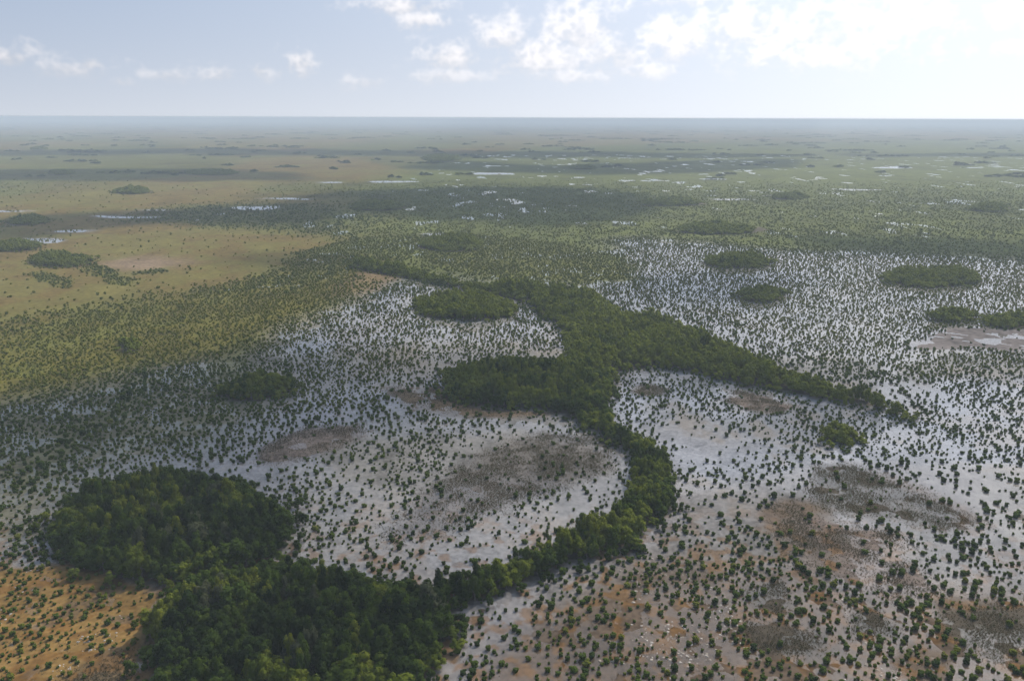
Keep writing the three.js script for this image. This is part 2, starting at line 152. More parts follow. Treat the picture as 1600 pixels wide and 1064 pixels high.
const CUMULUS = [   // azimuth, elevation, half width, half height in degrees
  [-30.1,3.23,1.16,0.71], [-27.1,2.69,2.23,0.62], [-26.1,3.01,0.89,0.54], [-24.4,2.06,0.80,0.36], [-21.8,2.45,1.52,0.45], [-18.7,2.59,1.52,0.58], [-16.4,2.86,0.71,0.62], [-13.8,3.37,1.07,0.89], [-13.6,2.83,0.98,0.54], [-9.8,2.25,1.79,0.45], [-6.7,6.98,3.12,0.71], [-5.9,6.22,1.52,0.62], [-4.1,3.82,2.05,1.07], [-0.5,5.03,2.05,1.61], [4.3,5.81,2.77,2.32], [2.0,3.84,4.02,1.79], [6.7,4.03,2.46,1.61], [10.7,4.98,2.68,1.79], [15.5,5.65,4.02,2.05], [20.0,5.53,5.36,2.23], [24.3,5.73,2.68,1.34], [18.7,3.89,5.80,1.16], [10.6,7.26,2.68,0.62], [29.8,5.81,1.34,0.98], [29.8,3.77,2.23,0.62], [-4.3,2.69,2.68,0.54], [3.3,2.72,3.12,0.54], [8.8,2.95,2.68,0.62]
];

// ---------------------------------------------------------------- sky: hazy air, brighter towards the sun, and fair-weather cumulus
{
  const W = 4096, H = 2048, data = new Float32Array(W * H * 4);
  for (let j = 0; j < H; j++) {
    const el = ((j + 0.5) / H - 0.5) * 180, e = Math.max(el, 0), y = Math.sin(e * rad), cy = Math.cos(e * rad);
    if (el < -1) { for (let i = 0; i < W; i++) data.set([0.45, 0.5, 0.56, 1], (j * W + i) * 4); continue; }
    for (let i = 0; i < W; i++) {
      const round = ((i + 0.5) / W - 0.5) * 2 * Math.PI, x = Math.cos(round) * cy, z = Math.sin(round) * cy;
      const gamma = Math.acos(clamp(x * SUN.x + y * SUN.y + z * SUN.z, -1, 1)) / rad, glow = 2.9 * Math.exp(-gamma / 22) + 5 * Math.exp(-gamma / 7);
      const t = Math.exp(-e / 9), c = [0, 1, 2].map((k) => lerp([0.135, 0.26, 0.47][k], [0.535, 0.585, 0.665][k], t) + glow * [1, 0.985, 0.98][k]);
      const az = Math.atan2(x, -z) / rad;
      let a = 0, lit = 0.6;
      if (e < 16) {                                        // the distant cumulus along the horizon
        let env = 0, top = 0;
        for (const [ca, ce, rx, ry] of CUMULUS) {
          const dx = (az - ca) / rx, dy = (e - ce) / ry;
          if (Math.abs(dx) > 2.2 || Math.abs(dy) > 2.6) continue;
          const q = Math.exp(-(dx * dx + dy * dy * (dy < 0 ? 1.3 : 1)) * 0.9);
          if (q > env) { env = q; top = dy; }
        }
        if (Math.abs(az) > 32) env = Math.max(env, smoothstep(fbm3(az * 0.07, e * 0.25, 3.1, 3, 60), 0.5, 0.75) * smoothstep(e, 1.5, 4));
        if (env > 0.05) {
          const n = fbm3(x * 48, y * 66, z * 48, 6, 11), billow = 1 - Math.abs(fbm3(x * 90, y * 130, z * 90, 5, 31) * 2 - 1);
          const d = env * 0.95 + (n - 0.5) * 1.7 + (billow - 0.78) * 0.95 - 0.38;
          a = smoothstep(d, -0.15, 0.95) * smoothstep(e, 0.2, 4.4) * 0.76;
          lit = 0.70 + 0.30 * smoothstep(top + (n - 0.5) * 3, -0.8, 0.6) + (billow - 0.8) * 0.5;
        }
      }
      if (e > 7.5) {                                       // the same clouds nearer by, overhead
        const k = 1 / (y + 0.12), n = fbm3(x * k * 2.6, 0.5, z * k * 2.6, 6, 81), d = n - 0.57;
        const b = smoothstep(d, 0, 0.13) * smoothstep(e, 7.5, 16) * 0.9;
        if (b > a) { a = b; lit = 0.85 - 0.45 * smoothstep(d, 0.05, 0.25); }
      }
      const o = (j * W + i) * 4;
      for (let k = 0; k < 3; k++) data[o + k] = lerp(c[k], [0.76, 0.725, 0.73][k] * lit + glow * 0.85 + 0.07, a);
      data[o + 3] = 1;
    }
  }
  const sky = new THREE.DataTexture(data, W, H, THREE.RGBAFormat, THREE.FloatType);
  sky.mapping = THREE.EquirectangularReflectionMapping;
  sky.magFilter = THREE.LinearFilter;
  sky.needsUpdate = true;
  scene.background = sky;
  scene.environment = sky;
}

// ---------------------------------------------------------------- what grows where: one description of the ground, read by the terrain and by the planting
function edge(at, x, z) {                                  // distance to an outline, positive inside
  let inside = false, best = 1e18;
  for (let i = 0, j = at.length - 1; i < at.length; j = i++) {
    const [ax, az] = at[j], [bx, bz] = at[i], ex = bx - ax, ez = bz - az, t = clamp(((x - ax) * ex + (z - az) * ez) / (ex * ex + ez * ez), 0, 1);
    const dx = x - ax - t * ex, dz = z - az - t * ez;
    best = Math.min(best, dx * dx + dz * dz);
    if ((az > z) !== (bz > z) && x < ex * ((z - az) / ez) + ax) inside = !inside;
  }
  return (inside ? 1 : -1) * Math.sqrt(best);
}
const boxed = (at, soft) => { const xs = at.map((p) => p[0]), zs = at.map((p) => p[1]); return [Math.min(...xs) - soft, Math.max(...xs) + soft, Math.min(...zs) - soft, Math.max(...zs) + soft]; };
const inBox = (b, x, z) => x > b[0] && x < b[1] && z > b[2] && z < b[3];
for (const z of ZONES) z.box = boxed(z.at, z.soft * 2);
const WOODS = [...Object.values(FOREST), ...HAMMOCKS].map((at) => ({ at, box: boxed(at, 20) }));
const POOLED = POOLS.map((at) => ({ at, box: boxed(at, 12) }));
const N = 10;                                              // r g b height shrubs size sedge olive wood wild
function describe(x, z, a) {
  const rush = smoothstep(fbm(x / 420 + 5, z / 900, 4, 3), 0.48, 0.62) * 0.6;   // sawgrass prairie with stands of greener rush; everything else lies in the outlines below
  a[0] = lerp(0.145, 0.066, rush); a[1] = lerp(0.104, 0.082, rush); a[2] = lerp(0.033, 0.021, rush);
  a[3] = 0.3; a[4] = lerp(0.0015, 0.03, rush); a[5] = 1.35; a[6] = 0; a[7] = 0.85; a[8] = 0; a[9] = 0.5;
  for (const q of ZONES) {
    if (!inBox(q.box, x, z)) continue;
    const w = smoothstep(edge(q.at, x, z), -q.soft, q.soft);
    if (!w) continue;
    for (let k = 0; k < 3; k++) a[k] = lerp(a[k], q.c[k], w);
    a[3] = lerp(a[3], q.h, w); a[4] = lerp(a[4], q.sd, w); a[5] = lerp(a[5], q.ss, w); a[6] = lerp(a[6], q.g, w); a[7] = lerp(a[7], q.o, w);
  }
  for (const q of POOLED) {
    if (!inBox(q.box, x, z)) continue;
    const w = smoothstep(edge(q.at, x, z), -6, 6);
    if (w) { a[3] = lerp(a[3], -0.16, w); a[4] = lerp(a[4], 0.03, w); for (let k = 0; k < 3; k++) a[k] = lerp(a[k], [0.22, 0.21, 0.2][k], w); }
  }
  for (const q of WOODS) {
    if (!inBox(q.box, x, z)) continue;
    const e = edge(q.at, x, z);
    a[8] = Math.max(a[8], smoothstep(e, -2, 2));
    if (e < 0 && e > -9) a[4] += 0.14 * (1 + e / 9);      // seedlings fringe the thickets
  }
  if (a[8] > 0) { a[4] *= 1 - a[8]; a[3] = lerp(a[3], Math.max(a[3], 0.05), a[8]); for (let k = 0; k < 3; k++) a[k] = lerp(a[k], [0.09, 0.075, 0.05][k], a[8]); }
}
const TILES = [   // nearest first: half width, near z, far z, control spacing, mesh spacing, texture size, wander of the outlines
  { w: 290, z0: -95, z1: -310, cell: 1.5, mesh: 1.8, tw: 2048, th: 1024, warp: 3.2 },
  { w: 640, z0: -310, z1: -720, cell: 3, mesh: 3.4, tw: 2048, th: 1024, warp: 7 },
  { w: 1900, z0: -720, z1: -2400, cell: 7, mesh: 5.5, tw: 2048, th: 1024, warp: 24 },
  { w: 7500, z0: -2400, z1: -10000, cell: 50, mesh: 50, tw: 2048, th: 1024, warp: 120 },
];
for (const t of TILES) {
  t.nx = Math.ceil((2 * t.w) / t.cell) + 1; t.nz = Math.ceil((t.z0 - t.z1) / t.cell) + 1;
  t.grid = new Float32Array(t.nx * t.nz * N);
  const a = new Array(N).fill(0);
  for (let j = 0; j < t.nz; j++) for (let i = 0; i < t.nx; i++) {
    describe(-t.w + (i * 2 * t.w) / (t.nx - 1), t.z0 + (j * (t.z1 - t.z0)) / (t.nz - 1), a);
    t.grid.set(a, (j * t.nx + i) * N);
  }
}
const here = new Float32Array(N);
function ground(t, x, z, out = here) {                     // the description at a point, outlines wandering with noise
  const wp = t.warp * smoothstep(Math.min(t.z0 - z, z - t.z1), 0, t.warp * 2 + 1), s = 1 / (t.warp * 3.2);
  x += (fbm(x * s, z * s, 3, 21) - 0.5) * 2 * wp; z += (fbm(x * s + 40, z * s, 3, 22) - 0.5) * 2 * wp;
  const u = clamp(((x + t.w) / (2 * t.w)) * (t.nx - 1), 0, t.nx - 1.001), v = clamp(((z - t.z0) / (t.z1 - t.z0)) * (t.nz - 1), 0, t.nz - 1.001);
  const i = Math.floor(u), j = Math.floor(v), fu = u - i, fv = v - j, p = (j * t.nx + i) * N, q = p + t.nx * N;
  for (let k = 0; k < N; k++) out[k] = (t.grid[p + k] * (1 - fu) + t.grid[p + N + k] * fu) * (1 - fv) + (t.grid[q + k] * (1 - fu) + t.grid[q + N + k] * fu) * fv;
  return out;
}
const tileOf = (x, z) => TILES.find((t) => z <= t.z0 && z > t.z1);
function height(t, x, z) {
  const a = ground(t, x, z), s = t.warp;
  return a[3] + (fbm(x / (s * 1.6), z / (s * 1.6), 3, 51) - 0.5) * (0.16 + 0.12 * a[9]) + (t.cell < 4 ? (fbm(x / 2.4, z / 2.4, 2, 52) - 0.5) * 0.08 : (fbm(x / 13, z / 34, 3, 53) - 0.5) * 0.45);
}

// ---------------------------------------------------------------- ground, water
function structure(o, name, label) { o.name = name; o.userData = { kind: 'structure', label, category: name.replace(/_/g, ' ') }; o.receiveShadow = true; o.castShadow = true; scene.add(o); return o; }
const pack = (v) => clamp(Math.round(255 * (v <= 0.0031308 ? v * 12.92 : 1.055 * Math.pow(v, 1 / 2.4) - 0.055)), 0, 255);
TILES.forEach((t, n) => {
  const px = new Uint8Array(t.tw * t.th * 4), sx = (2 * t.w) / t.tw, sz = (t.z1 - t.z0) / t.th, a = new Float32Array(N), g = t.cell;
  for (let j = 0; j < t.th; j++) for (let i = 0; i < t.tw; i++) {
    const x = -t.w + (i + 0.5) * sx, z = t.z0 + (j + 0.5) * sz;
    ground(t, x, z, a);
    const fine = fbm(x / (g * 0.5), z / (g * 0.5), 2, 71), mid = fbm(x / (g * 5), z / (g * 6), 4, 73), low = fbm(x / (g * 26), z / (g * 30), 3, 75);
    let r = a[0], gr = a[1], b = a[2];
    const lum0 = (r + gr + b) / 3;
    if (n > 0 && lum0 < 0.12 && a[8] < 0.5) { const green = smoothstep(mid * 0.55 + low * 0.45, 0.45, 0.6) * 0.45; r = lerp(r, 0.075, green); gr = lerp(gr, 0.085, green); b = lerp(b, 0.02, green); }   // greener rushes in the dry grass
    const lum = lum0, algae = smoothstep(mid * 0.6 + low * 0.4, 0.5, 0.64) * smoothstep(lum, 0.12, 0.2) * 0.55;   // brown periphyton mats on the pale marl
    r = lerp(r, 0.13, algae); gr = lerp(gr, 0.10, algae); b = lerp(b, 0.07, algae);
    if (n === 0 && z > -215) {                              // rust-coloured algal crust in the shallows near by
      const crust = smoothstep(fbm(x / 3.1, z / 3.1, 4, 77), 0.52, 0.66) * smoothstep(lum, 0.05, 0.06) * smoothstep(z, -215, -165) * 0.75;
      r = lerp(r, 0.13, crust); gr = lerp(gr, 0.066, crust); b = lerp(b, 0.02, crust);
      const bare = smoothstep(fbm(x / 5.5, z / 5.5, 4, 79), 0.6, 0.7) * smoothstep(r - b, 0.08, 0.12) * 0.6;
      r = lerp(r, 0.085, bare); gr = lerp(gr, 0.063, bare); b = lerp(b, 0.043, bare);
    }
    const k = 1 + (fine - 0.5) * 0.8 + (mid - 0.5) * 0.8 + (low - 0.5) * 0.5;
    px.set([pack(r * k), pack(gr * k), pack(b * k), 255], (j * t.tw + i) * 4);
  }
  const map = new THREE.DataTexture(px, t.tw, t.th);
  map.colorSpace = THREE.SRGBColorSpace; map.magFilter = THREE.LinearFilter; map.needsUpdate = true;
  const nx = Math.ceil((2 * t.w) / t.mesh), nz = Math.ceil((t.z0 - t.z1) / t.mesh), pos = new Float32Array((nx + 1) * (nz + 1) * 3), uv = new Float32Array((nx + 1) * (nz + 1) * 2), index = [];
  for (let j = 0, k = 0; j <= nz; j++) for (let i = 0; i <= nx; i++, k++) {
    const u = i / nx, v = j / nz, x = (2 * u - 1) * t.w, z = t.z0 + v * (t.z1 - t.z0);
    pos.set([x, n < 3 ? height(t, x, z) : -0.05, z], k * 3); uv.set([u, v], k * 2);
    if (i < nx && j < nz) index.push(k, k + 1, k + nx + 1, k + 1, k + nx + 2, k + nx + 1);
  }
  const geo = new THREE.BufferGeometry();
  geo.setAttribute('position', new THREE.BufferAttribute(pos, 3)); geo.setAttribute('uv', new THREE.BufferAttribute(uv, 2)); geo.setIndex(index); geo.computeVertexNormals();
  const mesh = structure(new THREE.Mesh(geo, new THREE.MeshPhysicalMaterial({ map, roughness: 1, specularIntensity: 0.05 })), ['marl_flat', 'marsh_ground', 'prairie_ground', 'far_prairie'][n],
    ['pale marl and rust mud flat around the near thickets', 'speckled marsh ground beyond the winding tree belt', 'tan and olive prairie ground dotted with pools', 'hazy prairie ground under the far tree islands'][n]);
});
{
  const S = 1024, px = new Uint8Array(S * S * 4);
  for (let j = 0; j < S; j++) for (let i = 0; i < S; i++) {
    const u = i / S * 16, v = j / S * 16, w = (o) => lerp(lerp(fbm(u, v, 4, o), fbm(u - 16, v, 4, o), i / S), lerp(fbm(u, v - 16, 4, o), fbm(u - 16, v - 16, 4, o), i / S), j / S);
    const g = smoothstep(w(5), 0.47, 0.56), k = 0.8 + 0.4 * w(6);
    px.set([pack(lerp(0.14, 0.06, g) * k), pack(lerp(0.105, 0.078, g) * k), pack(lerp(0.034, 0.022, g) * k), 255], (j * S + i) * 4);
  }
  const map = new THREE.DataTexture(px, S, S);
  map.colorSpace = THREE.SRGBColorSpace; map.magFilter = THREE.LinearFilter; map.wrapS = map.wrapT = THREE.RepeatWrapping; map.repeat.set(14, 14); map.needsUpdate = true;
  const base = structure(new THREE.Mesh(new THREE.PlaneGeometry(84000, 84000), new THREE.MeshPhysicalMaterial({ map, roughness: 1, specularIntensity: 0.05 })), 'ground', 'flat wetland plain reaching the hazy horizon');
  base.rotation.x = -Math.PI / 2; base.position.y = -0.7;
  const water = structure(new THREE.Mesh(new THREE.PlaneGeometry(3800, 2305), new THREE.MeshPhysicalMaterial({ color: 0xffffff, transmission: 1, thickness: 0, ior: 1.33, roughness: 0.05, specularIntensity: 1 })), 'water', 'shallow clear water lying over the pale marl');
  water.rotation.x = -Math.PI / 2; water.position.set(0, 0, -95 - 2305 / 2);
}

// ---------------------------------------------------------------- foliage shapes
function leafMass(seed, lobes, leaves, size, core) {       // leaf sprays spread through several lobes, round a few twiggy cores
  const r = rng(seed), pos = [], nor = [], v = new THREE.Vector3(), n = new THREE.Vector3(), t = new THREE.Vector3(), b = new THREE.Vector3();
  const total = lobes.reduce((s, l) => s + l[3] * l[3], 0);
  for (const [lx, ly, lz, lr, sq = 0.8] of lobes) {
    const count = Math.round((leaves * lr * lr) / total);
    for (let i = 0; i < count; i++) {
      v.set(r() * 2 - 1, r() * 2 - 1, r() * 2 - 1); if (v.lengthSq() > 1 || v.lengthSq() < 0.01) { i--; continue; }
      n.copy(v).normalize();
      const rr = lr * (0.7 + 0.4 * Math.pow(r(), 0.9));
      v.copy(n).multiplyScalar(rr); v.y *= sq;
      n.x += (r() - 0.5) * 1.3; n.y += (r() - 0.5) * 1.3 + 0.35; n.z += (r() - 0.5) * 1.3; n.normalize();
      t.set(r() - 0.5, r() - 0.5, r() - 0.5).cross(n).normalize(); b.crossVectors(n, t);
      const s = size * (0.6 + r() * 0.8), cx = lx + v.x, cy = ly + v.y, cz = lz + v.z;
      const P = [[-0.5, 0], [0, -0.38], [0.55, 0], [0, 0.38]].map(([p, q]) => [cx + (t.x * p + b.x * q) * s, cy + (t.y * p + b.y * q) * s, cz + (t.z * p + b.z * q) * s]);
      for (const k of [0, 1, 2, 0, 2, 3]) { pos.push(...P[k]); nor.push(n.x, n.y, n.z); }
    }
  }
  const parts = [];
  const leafy = new THREE.BufferGeometry();
  leafy.setAttribute('position', new THREE.Float32BufferAttribute(pos, 3)); leafy.setAttribute('normal', new THREE.Float32BufferAttribute(nor, 3));
  parts.push(leafy);
  if (core) for (const [lx, ly, lz, lr, sq = 0.8] of lobes) {
    const g = new THREE.IcosahedronGeometry(lr * core, 1), p = g.attributes.position;
    for (let i = 0; i < p.count; i++) { const k = 0.8 + 0.45 * hash2(Math.round(p.getX(i) * 900), Math.round(p.getY(i) * 900) + Math.round(p.getZ(i) * 7000), seed); p.setXYZ(i, lx + p.getX(i) * k, ly + p.getY(i) * k * sq, lz + p.getZ(i) * k); }
    g.computeVertexNormals(); g.deleteAttribute('uv'); parts.push(g);
  }
  return mergeGeometries(parts);
}
function limb(a, b, r0, r1, sides = 5) {
  const A = new THREE.Vector3(...a), B = new THREE.Vector3(...b), g = new THREE.CylinderGeometry(r1, r0, A.distanceTo(B), sides, 1, true);
  g.applyQuaternion(new THREE.Quaternion().setFromUnitVectors(new THREE.Vector3(0, 1, 0), B.clone().sub(A).normalize())); g.translate((A.x + B.x) / 2, (A.y + B.y) / 2, (A.z + B.z) / 2);
  g.deleteAttribute('uv');
  return g;
}
function treeShape(seed, leaves, size) {                   // a mangrove about 5 m tall: leaning stems on prop roots, an uneven crown of lobes
  const r = rng(seed), lobes = [[0, 3.3, 0, 0.95, 1.2]], wood = [], n = 5 + Math.floor(r() * 3);
  wood.push(limb([0, -0.1, 0], [0.1, 1.7, 0.05], 0.13, 0.1), limb([0.1, 1.7, 0.05], [0, 3.6, 0], 0.1, 0.05));
  for (let i = 0; i < n; i++) {
    const a = (i / n) * 6.283 + r() * 0.8, d = 0.9 + r() * 0.75, y = 2.3 + r() * 1.9, s = 0.5 + r() * 0.4;
    lobes.push([Math.cos(a) * d, y, Math.sin(a) * d, s, 0.95 + r() * 0.6]);
    wood.push(limb([0.08, 1.3 + r() * 0.6, 0.04], [Math.cos(a) * d, y, Math.sin(a) * d], 0.07, 0.03));
    wood.push(limb([Math.cos(a) * (0.5 + r() * 0.5), -0.15, Math.sin(a) * (0.5 + r() * 0.5)], [0.05, 0.7 + r() * 0.5, 0.02], 0.035, 0.045));
  }
  lobes.push([(r() - 0.5) * 1.2, 4.5 + r() * 0.5, (r() - 0.5) * 1.2, 0.6 + r() * 0.25, 0.95]);
  for (let i = 0; i < 3; i++) { const a = r() * 6.283; lobes.push([Math.cos(a) * 1.3, 1.35 + r() * 0.6, Math.sin(a) * 1.3, 0.6 + r() * 0.3, 0.9]); }
  return { crown: leafMass(seed + 5, lobes, leaves, size, 0.6), trunk: mergeGeometries(wood) };
}
function shrubShape(seed, leaves, size) {                  // a dwarf mangrove 1 m across before scaling
  const r = rng(seed), lobes = [[0, 0.46, 0, 0.32, 0.9]], wood = [], n = 4 + Math.floor(r() * 3);
  for (let i = 0; i < n; i++) {
    const a = (i / n) * 6.283 + r(), d = 0.18 + r() * 0.2, y = 0.3 + r() * 0.35;
    lobes.push([Math.cos(a) * d, y, Math.sin(a) * d, 0.17 + r() * 0.13, 0.85]);
    lobes.push([Math.cos(a + 0.5) * 0.26, 0.14, Math.sin(a + 0.5) * 0.26, 0.16 + r() * 0.06, 0.9]);
    wood.push(limb([Math.cos(a) * 0.16, -0.2, Math.sin(a) * 0.16], [Math.cos(a) * d * 0.7, y, Math.sin(a) * d * 0.7], 0.016, 0.01, 4));
  }
  return { crown: leafMass(seed + 5, lobes, leaves, size, 0.82), trunk: mergeGeometries(wood) };
}
const leafMaterial = (r, g, b) => new THREE.MeshPhysicalMaterial({ color: new THREE.Color().setRGB(r, g, b), roughness: 1, specularIntensity: 0.08, transmission: 0.32, thickness: 0 });
const bark = new THREE.MeshStandardMaterial({ color: new THREE.Color().setRGB(0.17, 0.145, 0.12), roughness: 0.95 });
const plainLeaf = leafMaterial(1, 1, 1);                   // copies carry their own colour

// ---------------------------------------------------------------- planting
const spot = rng(4242);
const inView = (p, margin = 0) => { const q = p.clone().project(camera); return q.z < 1 && Math.abs(q.x) < 1 + margin && Math.abs(q.y) < 1 + margin; };
camera.updateMatrixWorld(true); camera.updateProjectionMatrix();
const trees = [], shrubs = [], tufts = [];
{
  const woods = Object.entries(FOREST).map(([name, at]) => ({ name, at, tall: 1 })).concat(HAMMOCKS.map((at) => ({ name: 'far', at, tall: 0.8 })));
  const here2 = new Float32Array(N);
  for (const w of woods) {
    const b = boxed(w.at, 3), away = -(b[2] + b[3]) / 2, step = away < 330 ? 2.0 : away < 700 ? 2.8 : away < 1200 ? 4 : 6;
    for (let z = b[2]; z < b[3]; z += step) for (let x = b[0]; x < b[1]; x += step) {
      const px = x + (spot() - 0.5) * step * 1.3, pz = z + (spot() - 0.5) * step * 1.3, k = spot(), t = tileOf(px, pz);
      if (pz > -96 || !t) continue;
      const wob = (fbm(px / 9, pz / 9, 3, 91) - 0.5) * (w.name === 'tree belt' ? 2.5 : away < 330 ? 4 : w.name === 'long thicket' ? 5 : 10), d = edge(w.at, px, pz) + wob;
      const stray = d < 0;
      if (d < (w.name === 'tree belt' ? -0.4 : w.name === 'long thicket' ? -1.5 : 0) && (d < -4.5 || k > 0.16)) continue;
      const swell = fbm(px / 14, pz / 14, 3, 93), rise = smoothstep(d, 0, 9), hgt = w.tall * (0.66 + 0.34 * rise) * (0.66 + 0.9 * swell) * (0.66 + 0.75 * spot()) * (stray ? 0.55 : 1);
      const big = spot() < 0.06 && w.name !== 'tree belt' ? 1.4 : 1;
      trees.push({ x: px, z: pz, y: Math.max(height(t, px, pz), -0.1), s: hgt * (big > 1 ? 1.12 : 1), wide: (stray ? 0.65 : 1) * big * (step > 3 ? step / 2.6 : w.name === 'tree belt' ? 0.8 : 0.9) * (0.72 + spot() * 0.62), turn: spot() * 6.283, kind: Math.floor(spot() * 4), tone: fbm(px / 7, pz / 7, 3, 97) + (spot() - 0.5) * 0.34 + (/long|oval|far/.test(w.name) ? 0.46 : /mid|small/.test(w.name) ? 0.14 : 0), where: w.name, k, d });  // tone raised in the farther thickets: sunlit brightness put into the leaf colour
    }
  }
  const cells = new Map(), apart = (x, z, s) => {
    const i = Math.floor(x / 3), j = Math.floor(z / 3);
    for (let q = -1; q < 2; q++) for (let p = -1; p < 2; p++) for (const [ox, oz, os] of cells.get((i + p) * 100003 + j + q) ?? []) if (Math.hypot(ox - x, oz - z) < (os + s) * 0.5) return false;
    const key = i * 100003 + j; if (!cells.has(key)) cells.set(key, []); cells.get(key).push([x, z, s]);
    return true;
  };
  const bands = [[-96, -330, 1.45, 300], [-330, -520, 1.55, 420], [-520, -800, 1.9, 620], [-800, -1500, 3, 1050]];
  for (const [z0, z1, step, half] of bands) for (let z = z0; z > z1; z -= step) for (let x = -half; x < half; x += step) {
    const px = x + (spot() - 0.5) * step * 1.4, pz = z + (spot() - 0.5) * step * 1.4, k = spot(), t = tileOf(px, pz);
    if (!t || Math.abs(px) > 60 - pz * 0.72) continue;
    ground(t, px, pz, here2);
    const clump = (1 - smoothstep(-pz, 1000, 1480)) * (0.55 + 1.0 * smoothstep(fbm(px / 8, pz / 15, 3, 101), 0.34, 0.66)), far = step / 1.6;
    if (k > 1.15 * here2[4] * step * step * clump / (far > 1.2 ? far * 0.85 : 1)) continue;
    const y = height(t, px, pz), u = spot(), size = here2[5] * (0.42 + 0.9 * Math.pow(u, 1.8)) * (far > 1.2 ? 0.8 + far * 0.2 : 1);
    if (pz > -520 && !apart(px, pz, size)) continue;
    shrubs.push({ x: px, z: pz, y: Math.max(y, -0.12), s: size, tall: (0.8 + spot() * 0.45) / (far > 1.2 ? 0.8 + far * 0.2 : 1), turn: spot() * 6.283, kind: Math.floor(spot() * 4), tone: here2[7] + (spot() - 0.5) * 0.5, g: here2[6], zone: here2[0] - here2[2] > 0.09 ? 'orange' : here2[0] - here2[2] > 0.03 ? 'brown' : 'marl' });
  }
  for (let z = -100; z > -330; z -= 0.3) for (let x = -200; x < 230; x += 0.3) {
    const px = x + (spot() - 0.5) * 0.7, pz = z + (spot() - 0.5) * 0.7, k = spot();
    if (Math.abs(px) > 30 - pz * 0.68) continue;
    const t = tileOf(px, pz); ground(t, px, pz, here2);
    if (k > here2[6] * (0.15 + 1.1 * smoothstep(fbm(px / 5, pz / 5, 3, 111), 0.35, 0.68))) continue;
    tufts.push({ x: px, z: pz, y: Math.max(height(t, px, pz), -0.1), s: 0.3 + spot() * 0.32, turn: spot() * 6.283, tone: spot() });
  }
}
const dist = (p) => Math.hypot(p.x, 100 - p.y, p.z);
const seen = (p) => inView(new THREE.Vector3(p.x, p.y + 1, p.z), 0.01);
console.log('trees', trees.length, 'shrubs', shrubs.length, 'tufts', tufts.length);

const m4 = new THREE.Matrix4(), q4 = new THREE.Quaternion(), up = new THREE.Vector3(0, 1, 0), v1 = new THREE.Vector3(), v2 = new THREE.Vector3();
const place = (p, sx, sy) => m4.compose(v1.set(p.x, p.y, p.z), q4.setFromAxisAngle(up, p.turn), v2.set(sx, sy, sx));
function scatter(parent, name, geometry, material, list, sx, sy, tint) {
  const o = new THREE.InstancedMesh(geometry, material, list.length), c = new THREE.Color();
  list.forEach((p, i) => { o.setMatrixAt(i, place(p, sx(p), sy(p))); if (tint) o.setColorAt(i, c.setRGB(...tint(p))); });
  o.name = name; o.castShadow = o.receiveShadow = true; o.userData.kind = 'stuff'; parent.add(o);
  return o;
}
function stuff(name, label, category) { const g = new THREE.Group(); g.name = name; g.userData = { kind: 'stuff', label, category }; scene.add(g); return g; }
const mix3 = (a, b, t) => [0, 1, 2].map((k) => lerp(a[k], b[k], clamp(t, 0, 1)));
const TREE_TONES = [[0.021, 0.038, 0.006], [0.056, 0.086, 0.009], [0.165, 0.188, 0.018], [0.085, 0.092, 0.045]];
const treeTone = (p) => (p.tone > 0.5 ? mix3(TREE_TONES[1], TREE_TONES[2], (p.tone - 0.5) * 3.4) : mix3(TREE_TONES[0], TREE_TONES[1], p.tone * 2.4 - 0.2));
const SHRUB_TONES = [[0.034, 0.058, 0.010], [0.072, 0.105, 0.013], [0.150, 0.158, 0.018]];
const shrubTone = (p) => (p.tone > 0.5 ? mix3(SHRUB_TONES[1], SHRUB_TONES[2], p.tone * 2 - 1) : mix3(SHRUB_TONES[0], SHRUB_TONES[1], p.tone * 2));
const counted = {};
const numbered = (name) => { const n = (counted[name] = (counted[name] ?? -1) + 1); return n ? name + '_' + String(n).padStart(3, '0') : name; };
function thing(name, label, category, group) { const g = new THREE.Group(); g.name = name; g.userData = { label, category, group }; return g; }
function part(parent, name, geometry, material) { const m = new THREE.Mesh(geometry, material); m.name = name; m.castShadow = m.receiveShadow = true; parent.add(m); return m; }

